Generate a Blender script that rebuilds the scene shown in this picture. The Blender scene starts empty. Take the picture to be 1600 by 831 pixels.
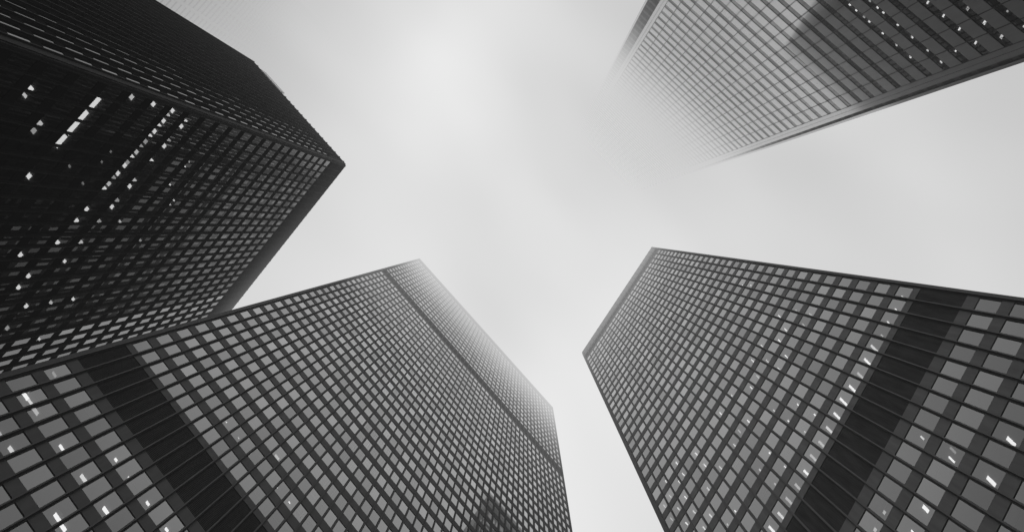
import bpy, math, random
from mathutils import Matrix, Vector
random.seed(7)
S = bpy.context.scene
COL = S.collection
EYE = Vector((0.0, 0.0, 1.6))

# ------------------------------------------------------------------ camera
CR = [[0.7506956780396555, -0.6603994700634439, 0.018125642402530118],
      [0.5351263296033479, 0.6239253953878403, 0.569523408083791],
      [-0.38742200548991923, -0.4178392525003482, 0.8217752422238815]]
FPX, PCX, PCY = 2047.85, 774.94, -1060.61
cam = bpy.data.cameras.new('camera')
cam_o = bpy.data.objects.new('camera', cam)
COL.objects.link(cam_o)
r, d_, f_ = CR
cam_o.matrix_world = Matrix(((r[0], -d_[0], -f_[0], 0), (r[1], -d_[1], -f_[1], 0), (r[2], -d_[2], -f_[2], 1.6), (0, 0, 0, 1)))
cam.sensor_width = 36
cam.lens = 36 * FPX / 1600
cam.shift_x = (800 - PCX) / 1600
cam.shift_y = -(415.5 - PCY) / 1600
cam.clip_end = 6000
S.camera = cam_o

def proj(p):
    v = Vector(p) - EYE
    c = [sum(CR[i][j] * v[j] for j in range(3)) for i in range(3)]
    if c[2] <= 1e-6:
        return None
    return (PCX + FPX * c[0] / c[2], PCY + FPX * c[1] / c[2])

# ------------------------------------------------------------------ materials
def nodes(name):
    m = bpy.data.materials.new(name)
    m.use_nodes = True
    return m, m.node_tree.nodes, m.node_tree.links

def paint(name, v, rough=0.6, spec=0.1, var=0.25, scale=0.35, metal=0.0, streak=True):
    """painted metal: base value broken up by rain streaks and broad weathering"""
    m, N, L = nodes(name)
    b = N['Principled BSDF']
    b.inputs['Roughness'].default_value = rough
    b.inputs['Metallic'].default_value = metal
    b.inputs['Specular IOR Level'].default_value = spec
    tc = N.new('ShaderNodeNewGeometry')
    mp = N.new('ShaderNodeMapping'); mp.inputs['Scale'].default_value = (2.2, 2.2, 0.12 if streak else 1.0)
    L.new(tc.outputs['Position'], mp.inputs[0])
    n1 = N.new('ShaderNodeTexNoise'); n1.inputs['Scale'].default_value = scale * 4; n1.inputs['Detail'].default_value = 4
    L.new(mp.outputs[0], n1.inputs['Vector'])
    mr = N.new('ShaderNodeMapRange'); mr.inputs[1].default_value = 0.25; mr.inputs[2].default_value = 0.75
    mr.inputs[3].default_value = v * (1 - var); mr.inputs[4].default_value = v * (1 + var)
    L.new(n1.outputs[0], mr.inputs[0])
    cb = N.new('ShaderNodeCombineColor')
    for i in range(3): L.new(mr.outputs[0], cb.inputs[i])
    L.new(cb.outputs[0], b.inputs['Base Color'])
    return m

def glass(name, ior=1.6, tint=0.3, rough=0.0, coat=1.0, ripple=0.04, power=1.0):
    m, N, L = nodes(name)
    N.remove(N['Principled BSDF'])
    out = N['Material Output']
    geo = N.new('ShaderNodeNewGeometry')
    # old float glass is never quite flat: a slow ripple bends what it mirrors
    nz = N.new('ShaderNodeTexNoise'); nz.inputs['Scale'].default_value = 0.9; nz.inputs['Detail'].default_value = 1
    L.new(geo.outputs['Position'], nz.inputs['Vector'])
    bp = N.new('ShaderNodeBump'); bp.inputs['Strength'].default_value = ripple; bp.inputs['Distance'].default_value = 0.05
    L.new(nz.outputs[0], bp.inputs['Height'])
    fr = N.new('ShaderNodeFresnel'); fr.inputs[0].default_value = ior
    L.new(bp.outputs[0], fr.inputs['Normal'])
    tr = N.new('ShaderNodeBsdfTransparent'); tr.inputs[0].default_value = (tint, tint, tint, 1)
    gl = N.new('ShaderNodeBsdfGlossy'); gl.inputs['Roughness'].default_value = rough
    # no two panes of a facade take the same coating
    oi = N.new('ShaderNodeObjectInfo')
    ad = N.new('ShaderNodeMath'); ad.operation = 'ADD'; L.new(geo.outputs['Random Per Island'], ad.inputs[0]); L.new(oi.outputs['Random'], ad.inputs[1])
    fr_ = N.new('ShaderNodeMath'); fr_.operation = 'FRACT'; L.new(ad.outputs[0], fr_.inputs[0])
    mr = N.new('ShaderNodeMapRange'); mr.inputs[3].default_value = coat * 0.68; mr.inputs[4].default_value = min(1.0, coat * 1.03); L.new(fr_.outputs[0], mr.inputs[0])
    L.new(mr.outputs[0], gl.inputs[0])
    L.new(bp.outputs[0], gl.inputs['Normal'])
    mx = N.new('ShaderNodeMixShader')
    pw = N.new('ShaderNodeMath'); pw.operation = 'POWER'; L.new(fr.outputs[0], pw.inputs[0]); pw.inputs[1].default_value = power
    L.new(pw.outputs[0], mx.inputs[0]); L.new(tr.outputs[0], mx.inputs[1]); L.new(gl.outputs[0], mx.inputs[2])
    L.new(mx.outputs[0], out.inputs[0])
    return m

def lamp_mat(name, e):
    m, N, L = nodes(name)
    N.remove(N['Principled BSDF'])
    em = N.new('ShaderNodeEmission'); em.inputs[0].default_value = (1, 1, 1, 1); em.inputs[1].default_value = e
    L.new(em.outputs[0], N['Material Output'].inputs[0])
    try: m.cycles.emission_sampling = 'NONE'
    except Exception: pass
    return m

M = {}
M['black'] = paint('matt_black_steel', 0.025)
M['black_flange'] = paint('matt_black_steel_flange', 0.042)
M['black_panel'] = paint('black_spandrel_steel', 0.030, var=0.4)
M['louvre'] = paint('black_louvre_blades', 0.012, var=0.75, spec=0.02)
M['grey'] = paint('haze_grey_steel', 0.085)  # black steel, with the haze in front of it painted in as grey
M['grey_flange'] = paint('haze_grey_steel_flange', 0.10)  # flange of the same black steel, haze lift put into its colour
M['grey_panel'] = paint('grey_spandrel_steel', 0.115, var=0.3)  # black spandrels lifted to grey to imitate haze; plain grey on the notches
M['grey_louvre'] = paint('haze_grey_louvre_blades', 0.045, var=0.6, spec=0.03)  # black blades, their haze lift painted into the base value
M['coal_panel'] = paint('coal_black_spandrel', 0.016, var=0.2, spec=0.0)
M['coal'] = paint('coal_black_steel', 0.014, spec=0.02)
M['glass'] = glass('bronze_glass', 1.95, 0.16, coat=1.0, ripple=0.015, power=1.3)
M['glass_ribbon'] = glass('ribbon_window_glass', 1.42, 0.14, coat=0.78, ripple=0.02)
M['glass_dark'] = glass('dark_bronze_glass', 1.52, 0.14, coat=0.78, ripple=0.005)
M['ceiling'] = paint('office_ceiling', 0.12, rough=0.9, spec=0.0, streak=False)
M['core'] = paint('office_core', 0.03, rough=0.9, spec=0.0, streak=False)
M['blind'] = paint('roller_blind', 0.8, rough=0.9, spec=0.0, var=0.1, streak=False)
M['stainless'] = paint('satin_stainless_panel', 0.46, rough=0.085, spec=0.5, metal=0.42, var=0.06)
M['stainless_dark'] = paint('dark_joint', 0.04, rough=0.5, spec=0.1)
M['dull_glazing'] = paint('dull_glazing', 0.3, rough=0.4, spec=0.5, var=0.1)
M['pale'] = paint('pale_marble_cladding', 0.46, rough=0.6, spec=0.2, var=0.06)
M['notch'] = paint('dark_notch_cladding', 0.13, rough=0.5, spec=0.15)  # dark grey back walls of the notches
M['pale_metal'] = paint('pale_galvanised_metal', 0.75, rough=0.5, spec=0.3, var=0.05)
M['roof'] = paint('roof_membrane', 0.12, rough=0.9, streak=False)
M['lamp'] = lamp_mat('lit_ceiling_fitting', 6.0)
M['lamp_mid'] = lamp_mat('lit_ceiling_fitting_mid', 4.0)
M['lamp_low'] = lamp_mat('lit_ceiling_fitting_low', 2.4)
M['lamp_soft'] = lamp_mat('lit_ceiling_panel', 6.0)
M['lamp_dim'] = lamp_mat('dim_ceiling_fitting', 1.2)

# ------------------------------------------------------------------ mesh helper
class MB:
    def __init__(s): s.v = []; s.f = []; s.m = []
    def quad(s, pts, m=0):
        i = len(s.v); s.v += [tuple(p) for p in pts]; s.f.append(tuple(range(i, i + len(pts)))); s.m.append(m)
    def box(s, x0, x1, y0, y1, z0, z1, m=0):
        if x0 > x1: x0, x1 = x1, x0
        if y0 > y1: y0, y1 = y1, y0
        i = len(s.v)
        s.v += [(x0, y0, z0), (x1, y0, z0), (x1, y1, z0), (x0, y1, z0), (x0, y0, z1), (x1, y0, z1), (x1, y1, z1), (x0, y1, z1)]
        for q in ((0, 3, 2, 1), (4, 5, 6, 7), (0, 1, 5, 4), (1, 2, 6, 5), (2, 3, 7, 6), (3, 0, 4, 7)):
            s.f.append(tuple(i + k for k in q)); s.m.append(m)
    def mesh(s, name, mats):
        me = bpy.data.meshes.new(name)
        me.from_pydata(s.v, [], s.f)
        for mm in mats: me.materials.append(M[mm])
        if len(mats) > 1: me.polygons.foreach_set('material_index', s.m)
        me.update()
        return me
    def build(s, name, mats, parent=None, kind=None):
        if isinstance(mats, str): mats = [mats]
        o = bpy.data.objects.new(name, s.mesh(name, mats))
        COL.objects.link(o)
        if parent is not None: o.parent = parent
        if kind: o['kind'] = kind
        return o

def link(name, me, parent):
    o = bpy.data.objects.new(name, me); COL.objects.link(o); o.parent = parent
    return o

def thing(name, label, cat):
    o = bpy.data.objects.new(name, None); COL.objects.link(o)
    o['label'] = label; o['category'] = cat
    return o

class Face:
    """one wall of a tower. ax = 'x' or 'y' (axis of the normal), sg = sign of the outward normal, c = plane, mull = mullion positions along the wall"""
    def __init__(s, ax, sg, c, u0, u1, mull, near=False):
        s.ax, s.sg, s.c, s.u0, s.u1, s.mull, s.near = ax, sg, c, u0, u1, mull, near
    def box(s, mb, ua, ub, na, nb, z0, z1, m=0):
        a, b = s.c + s.sg * na, s.c + s.sg * nb
        if s.ax == 'x': mb.box(a, b, ua, ub, z0, z1, m)
        else: mb.box(ua, ub, a, b, z0, z1, m)
    def pt(s, u, n, z):
        return (s.c + s.sg * n, u, z) if s.ax == 'x' else (u, s.c + s.sg * n, z)
    def rot(s):
        return {('y', -1): 0.0, ('x', -1): -math.pi / 2, ('x', 1): math.pi / 2, ('y', 1): math.pi}[(s.ax, s.sg)]
    def pane(s, mb, ua, ub, n, z0, z1, jit=0.0, m=0):
        j = [random.uniform(-jit, jit) for _ in range(3)]
        p = [s.pt(ua, n + j[0], z0), s.pt(ub, n + j[1], z0), s.pt(ub, n + j[2], z1), s.pt(ua, n + j[0] + j[2] - j[1], z1)]
        # facing outward
        flip = (s.ax == 'y') == (s.sg > 0)
        if s.ax == 'x': flip = s.sg < 0
        mb.quad(p[::-1] if flip else p, m)

def steps(a, p, n): return [a + p * k for k in range(n + 1)]
def fill(a, b, p):
    n = max(1, round((b - a - 0.4) / p)); q = (b - a - 0.4) / n
    return [a + 0.2 + q * k for k in range(n + 1)]

def window_mesh(name, w, z, mats, mid=False):
    """pane in a slim frame, local x along the wall, local -y outward"""
    mb = MB()
    mb.quad([(-w / 2, 0, -z / 2), (w / 2, 0, -z / 2), (w / 2, 0, z / 2), (-w / 2, 0, z / 2)], 0)
    t, e = 0.03, 0.012
    mb.box(-w / 2, -w / 2 + t, -e, -0.002, -z / 2, z / 2, 1); mb.box(w / 2 - t, w / 2, -e, -0.002, -z / 2, z / 2, 1)
    mb.box(-w / 2 + t, w / 2 - t, -e, -0.002, -z / 2, -z / 2 + t, 1); mb.box(-w / 2 + t, w / 2 - t, -e, -0.002, z / 2 - t, z / 2, 1)
    if mid: mb.box(-t / 2, t / 2, -e, -0.002, -z / 2 + t, z / 2 - t, 1)
    return mb.mesh(name, mats)

def rank(cands):
    """the hundred windows that show largest in the picture"""
    out = []
    for c in cands:
        f, ua, ub, z0, z1 = c
        q = [proj(f.pt(u, 0, z)) for u, z in ((ua, z0), (ub, z0), (ub, z1), (ua, z1))]
        if any(p is None for p in q): continue
        mx, my = sum(p[0] for p in q) / 4, sum(p[1] for p in q) / 4
        if not (-10 < mx < 1610 and -10 < my < 841): continue
        a = abs(sum(q[i][0] * q[(i + 1) % 4][1] - q[(i + 1) % 4][0] * q[i][1] for i in range(4))) / 2
        out.append((a, c))
    out.sort(key=lambda t: -t[0])
    return [c for a, c in out[:100]]

def ceiling_lights(tower, face, pts, floors, long_=0.5, wide=0.12, mat='lamp'):
    """pts: (u, z seen on the glass plane). The fitting hangs under the ceiling where that line of sight meets it."""
    for p in pts:
        u, z = p[0], p[1]
        zb, zt = min(floors, key=lambda fl: abs((fl[0] + fl[1]) / 2 - 1.0 - z))
        z = min(max(z, zb + 0.55), zt - 0.5)
        zc = zt - 0.06
        t = (zc - 1.6) / (z - 1.6)
        g = Vector(face.pt(u, 0, z)); q = EYE + (g - EYE) * t
        dep = abs((q.x if face.ax == 'x' else q.y) - face.c)
        ctr = q.y if face.ax == 'x' else q.x
        ll = p[2] if len(p) > 2 else long_
        ww = p[3] if len(p) > 3 else wide
        mm = p[4] if len(p) > 4 else mat
        a = max(0.06, dep - ll / 2)
        mb = MB()
        face.box(mb, ctr - ww / 2, ctr + ww / 2, -a, -(a + ll), zc - 0.05, zc, 0)
        mb.build('ceiling_light', random.choice(('lamp', 'lamp', 'lamp', 'lamp_mid', 'lamp_low')) if mm == 'lamp' else mm, tower)

def louvre_band(tower, faces, z0, z1, mats, pitch=0.25):
    mb = MB()
    for f in faces:
        f.box(mb, f.u0 + 0.02, f.u1 - 0.02, -0.06, -0.002, z0, z1, 0)
        n = int((z1 - z0) / pitch)
        if f.near:
            for k in range(n):
                z = z0 + (z1 - z0) * (k + 0.5) / n
                f.box(mb, f.u0 + 0.05, f.u1 - 0.05, -0.01, 0.012, z - 0.03, z + 0.03, 0)
    mb.build('louvre', mats, tower)

def steel_tower(name, label, x0, x1, y0, y1, faces, floors, bands, top, cap, mats, tooth=0.0, fl_w=0.06, glassm='glass', blinds=0.12, depth=0.15):
    """floors: list of (zb, zt) of the glazed rows, rising; bands: louvre bands (z0, z1); the rest of the wall is spandrel"""
    T = thing(name, label, 'tower')
    T.location = (0, 0, 0)
    steel, flange, panel, louv = mats
    # --- inside: slabs (ceilings) and core
    mb = MB()
    solid = sorted(floors + bands)
    zprev = 12.0
    gaps = []
    for a, b in solid:
        if a - zprev > 0.01: gaps.append((zprev, a))
        zprev = b
    gaps.append((zprev, cap))
    for a, b in gaps:
        mb.box(x0 + 0.05, x1 - 0.05, y0 + 0.05, y1 - 0.05, a + 0.01, b - 0.01, 0)
    mb.box(x0 + 4, x1 - 4, y0 + 4, y1 - 4, 0.0, cap - 0.5, 1)
    mb.build('floor_slabs', ['ceiling', 'core'], T)
    # --- spandrels: one steel girdle per floor
    for a, b in gaps[:-1]:
        mb = MB()
        for f in faces:
            f.box(mb, f.u0, f.u1, -0.04, 0.012, a, b, 0)
            f.box(mb, f.u0, f.u1, 0.012, 0.03, a, a + 0.06, 0)
        mb.build('spandrel', panel, T)
    a, b = gaps[-1]
    mb = MB()
    for f in faces:
        f.box(mb, f.u0, f.u1, -0.04, 0.05, a, cap, 0)
        f.box(mb, f.u0, f.u1, 0.05, 0.10, cap - 0.4, cap, 0)
    mb.build('parapet', panel, T)
    mb = MB(); mb.box(x0 + 0.3, x1 - 0.3, y0 + 0.3, y1 - 0.3, cap - 0.6, cap - 0.3); mb.build('roof', 'roof', T)
    # --- corner posts
    mb = MB()
    for f in faces:
        f.box(mb, f.u0, f.mull[0] - 0.06, -0.05, 0.055, 12, cap - 0.02, 0)
        f.box(mb, f.mull[-1] + 0.06, f.u1, -0.05, 0.055, 12, cap - 0.02, 0)
    mb.build('corner_post', steel, T)
    # --- louvres
    for a, b in bands: louvre_band(T, faces, a, b, louv)
    # --- mullions
    rest = MB()
    def mull(mb, f, u):
        zt = cap + (tooth if f.ax == 'y' else 0.0) - (0.0 if tooth else 0.05)
        f.box(mb, u - fl_w / 2, u + fl_w / 2, depth - 0.025, depth, 11.5, zt, 1)     # outer flange
        f.box(mb, u - 0.02, u + 0.02, 0.045, depth - 0.025, 11.5, zt, 0)            # web
        f.box(mb, u - 0.055, u + 0.055, -0.03, 0.045, 11.5, cap - 0.45, 0)    # inner flange
    for f in faces:
        for u in f.mull:
            if f.near:
                mb = MB(); mull(mb, f, u); mb.build('mullion', [steel, flange], T)
            else: mull(rest, f, u)
    rest.build('mullions', [steel, flange], T, kind='stuff')
    # --- windows
    cands = []
    for f in faces:
        if not f.near: continue
        for i in range(len(f.mull) - 1):
            for zb, zt in floors: cands.append((f, f.mull[i] + 0.055, f.mull[i + 1] - 0.055, zb, zt))
    best = rank(cands)
    keyset = {(id(c[0]), round(c[1], 3), round(c[3], 3)) for c in best}
    rest = MB()
    meshes = {}
    for f in faces:
        for i in range(len(f.mull) - 1):
            ua, ub = f.mull[i] + 0.055, f.mull[i + 1] - 0.055
            for zb, zt in floors:
                if (id(f), round(ua, 3), round(zb, 3)) in keyset:
                    k = (round(ub - ua, 3), round(zt - zb, 2))
                    if k not in meshes: meshes[k] = window_mesh('window', ub - ua, zt - zb, [glassm, steel])
                    o = link('window', meshes[k], T)
                    o.location = f.pt((ua + ub) / 2, 0, (zb + zt) / 2)
                    o.rotation_euler = (random.uniform(-1, 1) * 0.0012, 0, f.rot() + random.uniform(-1, 1) * 0.003)
                    if random.random() < blinds:
                        bl = MB(); h = (zt - zb) * random.choice((0.25, 0.4, 0.4, 0.6))
                        bl.box(-(ub - ua) / 2 + 0.04, (ub - ua) / 2 - 0.04, 0.08, 0.09, (zt - zb) / 2 - h, (zt - zb) / 2 - 0.04, 0)
                        bl.box(-(ub - ua) / 2 + 0.04, (ub - ua) / 2 - 0.04, 0.07, 0.10, (zt - zb) / 2 - h - 0.04, (zt - zb) / 2 - h, 0)
                        bl.build('blind', 'blind', o)
                else:
                    if f.near:
                        f.pane(rest, ua, ub, 0, zb, zt, 0.0018, 0)
                        t = 0.03
                        f.box(rest, ua, ua + t, 0.002, 0.014, zb, zt, 1); f.box(rest, ub - t, ub, 0.002, 0.014, zb, zt, 1)
                    else: f.pane(rest, ua, ub, 0, zb, zt, 0.0, 0)
    rest.build('windows', [glassm, steel], T, kind='stuff')
    # --- lobby: set back glass hall between perimeter columns
    mb = MB()
    for f in faces:
        f.box(mb, f.u0 + 3, f.u1 - 3, -3.0, -2.95, 0.0, 11.9, 0)
    mb.build('lobby_glazing', glassm, T)
    cx = [x0 + 0.6 + (x1 - x0 - 1.2) * k / 4 for k in range(5)]; cy = [y0 + 0.6 + (y1 - y0 - 1.2) * k / 2 for k in range(3)]
    for i, x in enumerate(cx):
        for j, y in enumerate(cy):
            if i in (0, 4) or j in (0, 2):
                mb = MB(); mb.box(x - 0.5, x + 0.5, y - 0.5, y + 0.5, 0, 12.2); mb.build('column', steel, T)
    mb = MB(); mb.box(x0, x1, y0, y1, 11.4, 12.0); mb.build('soffit', panel, T)
    return T

# ------------------------------------------------------------------ tower at the lower left
BX0, BX1, BY0, BY1 = -14.50, 25.10, 20.0, 41.6
fB = [Face('y', -1, BY0, BX0, BX1, steps(-14.22, 0.798, 49), True),
      Face('y', 1, BY1, BX0, BX1, steps(-14.22, 0.798, 49)),
      Face('x', -1, BX0, BY0 + 0.05, BY1 - 0.05, fill(BY0, BY1, 0.8)),
      Face('x', 1, BX1, BY0 + 0.05, BY1 - 0.05, fill(BY0, BY1, 0.8))]
flB = [(85.5 - 5.75 * k - 1.85, 85.5 - 5.75 * k + 2.0) for k in range(12, -1, -1)]
flB += [(103.4 + 6.07 * k - 1.9, 103.4 + 6.07 * k + 1.85) for k in range(43) if k != 28]
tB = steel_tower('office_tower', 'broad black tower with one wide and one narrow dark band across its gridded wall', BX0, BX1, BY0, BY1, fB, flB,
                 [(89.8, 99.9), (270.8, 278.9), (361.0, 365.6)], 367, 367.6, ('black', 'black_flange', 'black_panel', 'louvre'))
B_L = [(-13.21, 79.16, .6, .2), (-12.83, 79.2, .5), (-12.42, 79.06, .6, .2), (-11.22, 73.41, .5, .2), (-10.44, 79.03, .5), (-8.86, 79.02, .6, .2), (-8.9, 84.73, .25), (-7.89, 84.72, .25, .1), (-6.52, 84.72, .3),
       (-7.24, 78.93, .6, .2), (-5.12, 84.68, .3), (-8.04, 73.3, .6, .2), (-7.69, 73.2, .6, .2), (-13.76, 84.84, .4, .15, 'lamp_dim'), (-13.4, 79.9, .3, .15, 'lamp_dim'),
       (-4.22, 114.01, .5, .2), (-7.64, 108.76, .15, .06), (-6.49, 108.76, .15, .06), (-5.38, 108.75, .12, .06), (-1.9, 108.88, .2, .08), (-2.98, 108.84, .12, .05), (-11.14, 106.79, .1, .05), (-12.0, 73.4, .5, .15), (-10.9, 67.5, .6, .2), (-9.2, 67.4, .6, .2)]
B_L = [(p[0], p[1], (p[3] if len(p) > 3 else .15) * .7, p[2] * .72) + tuple(p[4:]) for p in B_L]
ceiling_lights(tB, fB[0], B_L, flB)

# ------------------------------------------------------------------ tower at the lower right
RX0, RX1, RY0, RY1 = 20.0, 62.0, -13.93, 7.15
fR = [Face('x', -1, RX0, RY0, RY1, steps(-13.72, 0.858, 24), True),
      Face('x', 1, RX1, RY0, RY1, steps(-13.72, 0.858, 24)),
      Face('y', -1, RY0, RX0 + 0.05, RX1 - 0.05, fill(RX0, RX1, 0.85)),
      Face('y', 1, RY1, RX0 + 0.05, RX1 - 0.05, fill(RX0, RX1, 0.85))]
flR = [(86.4 - 6.0 * k - 1.95, 86.4 - 6.0 * k + 2.0) for k in range(12, -1, -1)]
flR += [(104.6 + 6.12 * k - 1.9, 104.6 + 6.12 * k + 1.9) for k in range(31)]
tR = steel_tower('office_tower', 'black tower, haze painted into its grey steel, with a single wide dark band, many small lights in its windows', RX0, RX1, RY0, RY1, fR, flR,
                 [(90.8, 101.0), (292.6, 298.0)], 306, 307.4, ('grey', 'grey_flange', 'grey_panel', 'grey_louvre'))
R_L = [(6.33, 140.53), (6.31, 134.66), (5.48, 134.41), (5.48, 128.42), (4.61, 134.38), (4.61, 128.15), (5.58, 140.67), (5.3, 146.3), (4.4, 140.34), (3.79, 146.5), (3.83, 140.69), (3.39, 134.8), (3.45, 128.2), (2.94, 128.06),
       (2.14, 134.29), (2.54, 146.3), (2.14, 140.51), (-11.32, 170.36, .1), (-11.48, 165.0, .1), (0.81, 140.8), (0.84, 134.4), (0.0, 134.32), (-2.58, 146.3, .12), (-2.72, 140.4, .12), (-1.19, 129.14), (-2.08, 127.99),
       (-1.48, 115.11, .12), (-0.36, 115.37, .12), (2.37, 115.69, .12), (3.22, 115.68, .12), (-0.41, 109.32, .12), (-1.49, 109.25, .12), (-7.0, 140.4), (-7.09, 128.28), (-7.89, 134.43), (-10.39, 134.58), (-9.57, 128.73),
       (-10.44, 128.46), (-4.8, 108.99, .12), (-4.77, 115.25, .12), (-3.65, 115.22, .12), (-3.65, 120.94, .12), (-3.7, 109.2, .12),
       (-6.48, 85.63, .2), (-6.25, 79.82, .3), (-6.61, 80.3, .3, .1, 'lamp_dim'), (-7.9, 73.71, .4, .15), (-6.24, 73.7, .4, .15), (-2.92, 85.72, .3, .15), (-4.03, 79.86, .3, .15), (-2.1, 85.7, .3, .15), (-3.0, 80.1, .1),
       (-4.9, 134.4), (-5.7, 140.5), (-1.2, 140.5), (-0.3, 127.9), (1.4, 128.1), (6.3, 121.9), (5.5, 122.0), (4.6, 121.9), (3.8, 122.1), (-6.1, 128.2), (-8.8, 134.4), (-6.2, 134.4), (-9.6, 140.5), (-4.0, 134.4)]
R_L = [(p[0], p[1], p[2] if len(p) > 2 else .24, p[3] if len(p) > 3 else .08) + tuple(p[4:]) for p in R_L]
for k, z in enumerate([104.3, 104.13, 104.26, 103.93, 104.06, 103.82, 103.78, 103.8, 104.24, 103.72, 103.72, 103.8, 103.7, 103.41, 103.44, 103.82, 103.84, 104.1, 104.0, 103.9]):
    R_L.append((-12.99 + 0.845 * k, z, 0.15 if k < 4 else random.uniform(.35, .5), 0.07 if k < 4 else 0.13))
ceiling_lights(tR, fR[0], R_L, flR)

# ------------------------------------------------------------------ dark tower at the upper left
LX0, LX1, LY0, LY1 = -43.55, -24.0, 11.095, 37.3
fL = [Face('x', 1, LX1, LY0, LY1, steps(11.285, 0.8496, 30), True),
      Face('y', -1, LY0, LX0, LX1 - 0.05, steps(-43.36, 0.856, 22), True),
      Face('x', -1, LX0, LY0 + 0.05, LY1, steps(11.285, 0.8496, 30)),
      Face('y', 1, LY1, LX0 + 0.05, LX1 - 0.05, steps(-43.36, 0.856, 22))]
flL = [(132.3 + 6.02 * k - 2.05, 132.3 + 6.02 * k + 1.9) for k in range(-19, 13)]
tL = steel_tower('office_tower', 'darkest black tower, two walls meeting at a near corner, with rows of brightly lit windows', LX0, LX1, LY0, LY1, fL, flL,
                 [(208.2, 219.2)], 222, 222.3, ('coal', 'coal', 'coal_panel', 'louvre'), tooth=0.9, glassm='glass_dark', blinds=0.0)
L_L = [(11.6, 111.3), (12.03, 111.2), (12.44, 111.15), (12.88, 111.1), (13.3, 111.26), (13.72, 111.18), (14.14, 111.26), (14.57, 111.17), (14.99, 111.32), (15.41, 111.24), (15.83, 111.32), (16.07, 111.34), (16.7, 111.49),
       (17.09, 111.26), (17.52, 111.4), (17.93, 111.36), (19.52, 111.29), (12.03, 117.15), (12.45, 117.32), (13.71, 117.19), (14.15, 117.39), (15.42, 117.33), (17.08, 117.17), (17.54, 117.4), (18.74, 117.18), (19.23, 117.66),
       (11.61, 99.19), (11.59, 105.14), (16.69, 99.6, .2, .12, 'lamp_dim'), (17.72, 105.04, .2, .12, 'lamp_dim'), (16.1, 105.1, .15, .12, 'lamp_dim'), (15.32, 105.15, .15, .12, 'lamp_dim'), (14.96, 129.39, .15, .1), (15.41, 129.42, .15, .1),
       (17.06, 129.18, .15, .1), (18.37, 135.67, .15, .1), (18.79, 135.54, .15, .1), (20.42, 111.46), (22.09, 111.61), (22.92, 105.69), (24.6, 111.71), (25.44, 111.87), (27.11, 117.88), (27.12, 123.88, .3, .2), (27.14, 129.9, .3, .2),
       (28.78, 118.21), (20.45, 117.36), (22.15, 117.54), (23.63, 117.69, .25, .2), (20.42, 123.24, .25, .15), (22.11, 135.63, .25, .15), (30.48, 130.49, .25, .15), (12.83, 81.28, .3, .2), (13.24, 81.37, .3, .15), (14.51, 87.48), (14.95, 87.5), (17.6, 92.93)]
L_L = [(p[0], p[1], p[2] if len(p) > 2 else .32, p[3] if len(p) > 3 else .26) + tuple(p[4:]) for p in L_L]
for u in (12.61, 13.57, 14.35, 15.22): L_L.append((u, 92.5, .35, .8, 'lamp_soft'))
ceiling_lights(tL, fL[0], L_L, flL)
mb = MB(); mb.box(-41.3, -37.3, 10.85, 11.0, 220.2, 224.4); mb.box(-41.2, -41.0, 11.0, 12.2, 222.3, 223.6); mb.box(-37.6, -37.4, 11.0, 12.2, 222.3, 223.6)
mb.build('roof_screen', 'pale_metal', tL)

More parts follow.
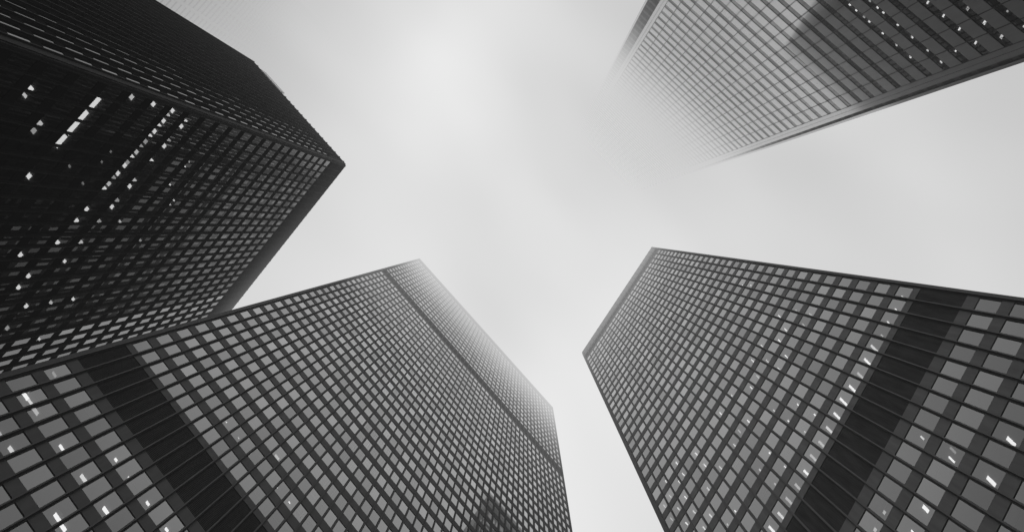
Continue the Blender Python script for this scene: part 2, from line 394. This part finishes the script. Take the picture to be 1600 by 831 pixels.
# ------------------------------------------------------------------ pale panelled tower at the upper right
def ribbon_tower():
    T = thing('office_tower', 'pale metal panelled tower with ribbon windows and notched corners, vanishing upward into the fog', 'tower')
    P, CX, Y0, Y1, TOP = 1.6298, 9.96, -36.3, -68.0, 600.0
    half, hc, ho = 12.2235, 13.21, 15.54
    nd = 2.54
    yc = (Y0 + Y1) / 2
    hy = (Y0 - Y1) / 2
    m0 = [CX - half + P * k for k in range(16)]
    ny = 17; py = (2 * (hy - .99 - nd)) / ny
    m1 = [yc - (hy - .99 - nd) + py * k for k in range(ny + 1)]
    F = Face('y', 1, Y0, CX - hc, CX + hc, m0, True)
    Fs = [F, Face('y', -1, Y1, CX - hc, CX + hc, m0),
          Face('x', -1, CX - ho, Y1 + nd, Y0 - nd, m1), Face('x', 1, CX + ho, Y1 + nd, Y0 - nd, m1)]
    zb0, pz, wh = 132.25, 6.536, 2.45
    fl = [(zb0 + pz * j, zb0 + pz * j + wh) for j in range(-18, 72)]
    fl = [a for a in fl if a[1] < TOP - 5]
    # inside
    mb = MB(); zp = 12.0
    for a, b in fl:
        mb.box(CX - hc + .3, CX + hc - .3, Y1 + .3, Y0 - .3, zp + .01, a - .01, 0); mb.box(CX - ho + .3, CX + ho - .3, Y1 + nd + .3, Y0 - nd - .3, zp + .02, a - .02, 0); zp = b
    mb.box(CX - hc + 3, CX + hc - 3, Y1 + 3, Y0 - 3, 0, TOP - 1, 1)
    mb.build('floor_slabs', ['ceiling', 'core'], T)
    mb = MB(); mb.box(CX - hc + .1, CX + hc - .1, Y1 + .1, Y0 - .1, TOP - 1, TOP); mb.build('roof', 'roof', T)
    # one row of metal panels per floor
    zp = 12.0
    for a, b in fl:
        mb = MB()
        for f in Fs:
            for i in range(len(f.mull) - 1):
                g = 0.042
                f.box(mb, f.mull[i] + g, f.mull[i + 1] - g, -0.12, random.uniform(-.004, .004), zp, a, 0)
            f.box(mb, f.mull[0], f.mull[-1], -0.16, -0.125, zp + .01, a - .01, 1)
        mb.build('spandrel', ['stainless', 'stainless_dark'], T)
        zp = b
    # corner columns, clad with stacked tiles
    for f in Fs:
        for (ua, ub) in ((f.u0, f.mull[0] - 0.03), (f.mull[-1] + 0.03, f.u1)):
            mb = MB(); z = 12.0
            while z < (TOP if f.near else TOP):
                for (h) in (4.086, 2.45):
                    um = (ua + ub) / 2
                    for (a, b) in ((ua, um - .015), (um + .015, ub)):
                        f.box(mb, a, b, -0.12, random.uniform(-.003, .003), z + .03, z + h, 0)
                    z += h
            f.box(mb, ua + .01, ub - .01, -.5, -.13, 12, TOP, 1)
            mb.build('corner_column', ['stainless', 'stainless_dark'], T)
    # notches: dark glazed return walls with a slim pale outer post
    for sx in (-1, 1):
        for (yy, sy) in ((Y0, -1), (Y1, 1)):
            mb = MB()
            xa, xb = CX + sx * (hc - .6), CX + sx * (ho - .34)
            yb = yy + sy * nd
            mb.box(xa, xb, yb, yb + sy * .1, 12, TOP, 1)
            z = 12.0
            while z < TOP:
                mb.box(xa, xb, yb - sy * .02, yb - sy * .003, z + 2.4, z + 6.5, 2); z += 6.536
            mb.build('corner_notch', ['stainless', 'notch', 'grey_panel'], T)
            mb = MB()
            mb.box(CX + sx * (ho - .33), CX + sx * ho, yb - sy * .05, yb + sy * .5, 12, TOP, 0)
            mb.build('corner_post', ['stainless'], T)
    # mullions through the window ribbons
    rest = MB()
    for f in Fs:
        for u in f.mull:
            mb = MB() if f.near else rest
            f.box(mb, u - .036, u + .036, -.115, -.012, 12, TOP, 0)
            if f.near: mb.build('mullion', 'stainless_dark', T)
    rest.build('mullions', 'stainless_dark', T, kind='stuff')
    cands = [(F, m0[i] + .03, m0[i + 1] - .03, a, b) for i in range(15) for a, b in fl]
    best = rank(cands); ks = {(round(c[1], 3), round(c[3], 3)) for c in best}
    wm = window_mesh('window', P - .06, wh, ['glass_ribbon', 'stainless_dark'], mid=True)
    rest = MB()
    for f in Fs:
        for i in range(len(f.mull) - 1):
            ua, ub = f.mull[i] + .03, f.mull[i + 1] - .03
            for a, b in fl:
                if f.near and (round(ua, 3), round(a, 3)) in ks:
                    o = link('window', wm, T); o.location = f.pt((ua + ub) / 2, -.045, (a + b) / 2)
                    o.rotation_euler = (random.uniform(-1, 1) * .001, 0, f.rot() + random.uniform(-1, 1) * .002)
                else:
                    f.pane(rest, ua, ub, -.045, a, b, .003 if f.near else 0, 0)
                    if f.near: f.box(rest, (ua + ub) / 2 - .018, (ua + ub) / 2 + .018, -.04, -.01, a, b, 1)
    rest.build('windows', ['glass_ribbon', 'stainless_dark'], T, kind='stuff')
    pts = [(17.33, 141.97, .3), (19.04, 142.03, .3), (20.74, 142.1, .3), (22.46, 142.39, .3), (19.43, 135.1, .35, .2), (21.14, 135.27, .35, .2), (22.84, 135.45, .35, .2), (21.07, 128.32), (22.76, 128.91), (22.47, 149.16),
           (17.79, 155.91), (19.51, 156.03), (21.34, 156.07), (22.92, 156.13), (19.52, 162.92), (21.24, 162.98), (14.41, 155.66), (13.62, 162.8), (14.45, 162.66), (15.44, 162.74), (16.11, 162.8), (15.36, 155.76), (16.06, 155.69), (17.81, 162.8), (15.6, 141.9, .3), (17.7, 135.1, .35, .2)]
    pts = [(p[0] * .9308, 1.6 + (p[1] - 1.6) * .9308, p[2] if len(p) > 2 else .16, p[3] if len(p) > 3 else (.14 if p[1] < 150 else .22)) for p in pts]
    ceiling_lights(T, F, pts, fl)
    mb = MB()
    for f in Fs: f.box(mb, f.mull[0] + 1, f.mull[-1] - 1, -2, -1.95, 0, 12, 0)
    mb.build('lobby_glazing', 'glass_dark', T)
    return T
ribbon_tower()

# ------------------------------------------------------------------ pale tower lost in the fog
def faint_tower():
    T = thing('office_tower', 'faint pale tower almost lost in the fog behind the darkest tower', 'tower')
    x1, x0, y0, y1, top = -88.0, -130.0, 2.0, 60.0, 520.0
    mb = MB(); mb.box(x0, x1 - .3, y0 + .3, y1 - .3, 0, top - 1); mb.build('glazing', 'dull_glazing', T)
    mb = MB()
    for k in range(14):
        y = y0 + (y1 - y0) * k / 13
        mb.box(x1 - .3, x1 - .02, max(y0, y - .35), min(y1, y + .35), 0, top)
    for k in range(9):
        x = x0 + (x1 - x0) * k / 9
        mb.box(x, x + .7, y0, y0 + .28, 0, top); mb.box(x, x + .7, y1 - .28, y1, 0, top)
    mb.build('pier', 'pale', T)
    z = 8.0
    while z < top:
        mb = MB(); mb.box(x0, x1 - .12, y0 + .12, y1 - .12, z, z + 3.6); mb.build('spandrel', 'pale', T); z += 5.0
    return T
faint_tower()

# ------------------------------------------------------------------ ground
def ground():
    m, N, L = nodes('granite_paving')
    b = N['Principled BSDF']; b.inputs['Roughness'].default_value = 0.55
    geo = N.new('ShaderNodeNewGeometry')
    br = N.new('ShaderNodeTexBrick'); br.inputs['Scale'].default_value = 1.0
    br.inputs['Color1'].default_value = (.20, .20, .20, 1); br.inputs['Color2'].default_value = (.25, .25, .25, 1); br.inputs['Mortar'].default_value = (.08, .08, .08, 1)
    br.inputs['Mortar Size'].default_value = .012; br.offset = 0.0; br.inputs['Brick Width'].default_value = 1.5; br.inputs['Row Height'].default_value = 1.5
    L.new(geo.outputs['Position'], br.inputs[0]); L.new(br.outputs[0], b.inputs['Base Color'])
    M['paving'] = m
    mb = MB(); mb.quad([(-3000, -3000, 0), (3000, -3000, 0), (3000, 3000, 0), (-3000, 3000, 0)])
    o = mb.build('ground', 'paving'); o['kind'] = 'structure'
ground()

# ------------------------------------------------------------------ overcast sky, low cloud and fog
SUN_EL, SUN_ROT = math.radians(58), math.radians(200)
W = bpy.data.worlds.new('World'); S.world = W; W.use_nodes = True
N, L = W.node_tree.nodes, W.node_tree.links
bg, wo = N['Background'], N['World Output']
sky = N.new('ShaderNodeTexSky'); sky.sky_type = 'NISHITA'; sky.sun_disc = False; sky.sun_elevation = SUN_EL; sky.sun_rotation = SUN_ROT
bw = N.new('ShaderNodeRGBToBW'); L.new(sky.outputs[0], bw.inputs[0])
def math_(op, a, b=None, c=None):
    n = N.new('ShaderNodeMath'); n.operation = op
    for i, v in enumerate((a, b, c)):
        if v is None: continue
        if isinstance(v, (int, float)): n.inputs[i].default_value = v
        else: L.new(v, n.inputs[i])
    return n.outputs[0]
g = math_('MULTIPLY_ADD', bw.outputs[0], 0.25, 3.6)
L.new(g, bg.inputs[0]); bg.inputs[1].default_value = 0.1

geo = N.new('ShaderNodeNewGeometry'); sp = N.new('ShaderNodeSeparateXYZ'); L.new(geo.outputs['Position'], sp.inputs[0])
X, Y, Z = sp.outputs
n1 = N.new('ShaderNodeTexNoise'); n1.inputs['Scale'].default_value = 0.016; n1.inputs['Detail'].default_value = 0.0; n1.inputs['Roughness'].default_value = 0.5
L.new(geo.outputs['Position'], n1.inputs['Vector'])
nz = math_('SUBTRACT', n1.outputs[0], 0.5)
zz = math_('MULTIPLY_ADD', nz, 70.0, Z)
fc = N.new('ShaderNodeFloatCurve')
L.new(math_('DIVIDE', zz, 600.0), fc.inputs['Value'])
cv = fc.mapping.curves[0]
DMAX = 0.03
pts = [(0, .00016), (150, .00020), (208, .0006), (245, .0011), (272, .0024), (296, .0105), (330, .0145), (370, .019), (420, .026), (600, .030)]
cv.points[0].location = (0, pts[0][1] / DMAX); cv.points[1].location = (1, 1)
for z, dd in pts[1:-1]: cv.points.new(z / 600, dd / DMAX)
fc.mapping.update()
dens = math_('MULTIPLY', fc.outputs[0], DMAX)
def blob(cx, cy, rad, cz=None):
    v = N.new('ShaderNodeVectorMath'); v.operation = 'MULTIPLY_ADD'
    L.new(geo.outputs['Position'], v.inputs[0])
    v.inputs[1].default_value = (1 / rad, 1 / rad, 0 if cz is None else 1 / rad)
    v.inputs[2].default_value = (-cx / rad, -cy / rad, 0 if cz is None else -cz / rad)
    t = N.new('ShaderNodeTexGradient'); t.gradient_type = 'QUADRATIC_SPHERE'; L.new(v.outputs[0], t.inputs[0])
    return t.outputs['Fac']
dens = math_('MULTIPLY_ADD', blob(-23, 35, 34, 224), 0.022, dens)
dens = math_('MULTIPLY_ADD', blob(-2, -38, 110, 330), 0.016, dens)
em = math_('MULTIPLY_ADD', blob(22, 20, 175), 0.26, 0.585)
em = math_('MULTIPLY_ADD', blob(-84, 6, 75), -0.16, em)
em = math_('MULTIPLY_ADD', blob(2, -42, 44), -0.17, em)
em = math_('MULTIPLY_ADD', blob(-36, -12, 50), 0.12, em)
v2 = N.new('ShaderNodeVectorMath'); v2.operation = 'MULTIPLY'; L.new(geo.outputs['Position'], v2.inputs[0]); v2.inputs[1].default_value = (1.0, 1.6, 0.25)
n2 = N.new('ShaderNodeTexNoise'); n2.inputs['Scale'].default_value = 0.022; n2.inputs['Detail'].default_value = 2.0; n2.inputs['Roughness'].default_value = 0.45
n2.inputs['Distortion'].default_value = 0.0
L.new(v2.outputs[0], n2.inputs['Vector'])
em = math_('MULTIPLY_ADD', math_('SUBTRACT', n2.outputs[0], 0.5), 0.50, em)
ab = N.new('ShaderNodeVolumeAbsorption'); ab.inputs[0].default_value = (0, 0, 0, 1); L.new(dens, ab.inputs['Density'])
ve = N.new('ShaderNodeEmission'); ve.inputs[0].default_value = (1, 1, 1, 1); L.new(math_('MULTIPLY', dens, em), ve.inputs[1])
ad = N.new('ShaderNodeAddShader'); L.new(ab.outputs[0], ad.inputs[0]); L.new(ve.outputs[0], ad.inputs[1]); L.new(ad.outputs[0], wo.inputs['Volume'])
W.cycles.volume_step_size = 16
S.cycles.volume_max_steps = 24
W.cycles.sampling_method = 'NONE'

def overcast():
    m, N, L = nodes('cloud_base'); N.remove(N['Principled BSDF'])
    e = N.new('ShaderNodeEmission')
    g = N.new('ShaderNodeNewGeometry'); n = N.new('ShaderNodeTexNoise'); n.inputs['Scale'].default_value = .006; n.inputs['Detail'].default_value = 4
    L.new(g.outputs['Position'], n.inputs['Vector'])
    r = N.new('ShaderNodeMapRange'); r.inputs[3].default_value = .55; r.inputs[4].default_value = .8; L.new(n.outputs[0], r.inputs[0])
    L.new(r.outputs[0], e.inputs[0]); L.new(e.outputs[0], N['Material Output'].inputs[0])
    m.cycles.emission_sampling = 'NONE'; M['cloud'] = m
    mb = MB(); mb.quad([(-2500, -2500, 620), (-2500, 2500, 620), (2500, 2500, 620), (2500, -2500, 620)])
    o = mb.build('sky', 'cloud'); o['kind'] = 'structure'
overcast()
sun = bpy.data.lights.new('sun', 'SUN'); sun.energy = 1.0; sun.angle = math.radians(25); sun.color = (1, 1, 1)
so = bpy.data.objects.new('sun', sun); COL.objects.link(so)
so.rotation_euler = (math.pi / 2 - SUN_EL, 0, math.pi - SUN_ROT)

S.view_settings.view_transform = 'Standard'; S.view_settings.look = 'None'; S.view_settings.exposure = 0
S.cycles.max_bounces = 5; S.cycles.diffuse_bounces = 2; S.cycles.glossy_bounces = 3; S.cycles.transparent_max_bounces = 12; S.cycles.transmission_bounces = 2
S.cycles.use_adaptive_sampling = True; S.cycles.adaptive_threshold = 0.02
S.cycles.caustics_reflective = False; S.cycles.caustics_refractive = False
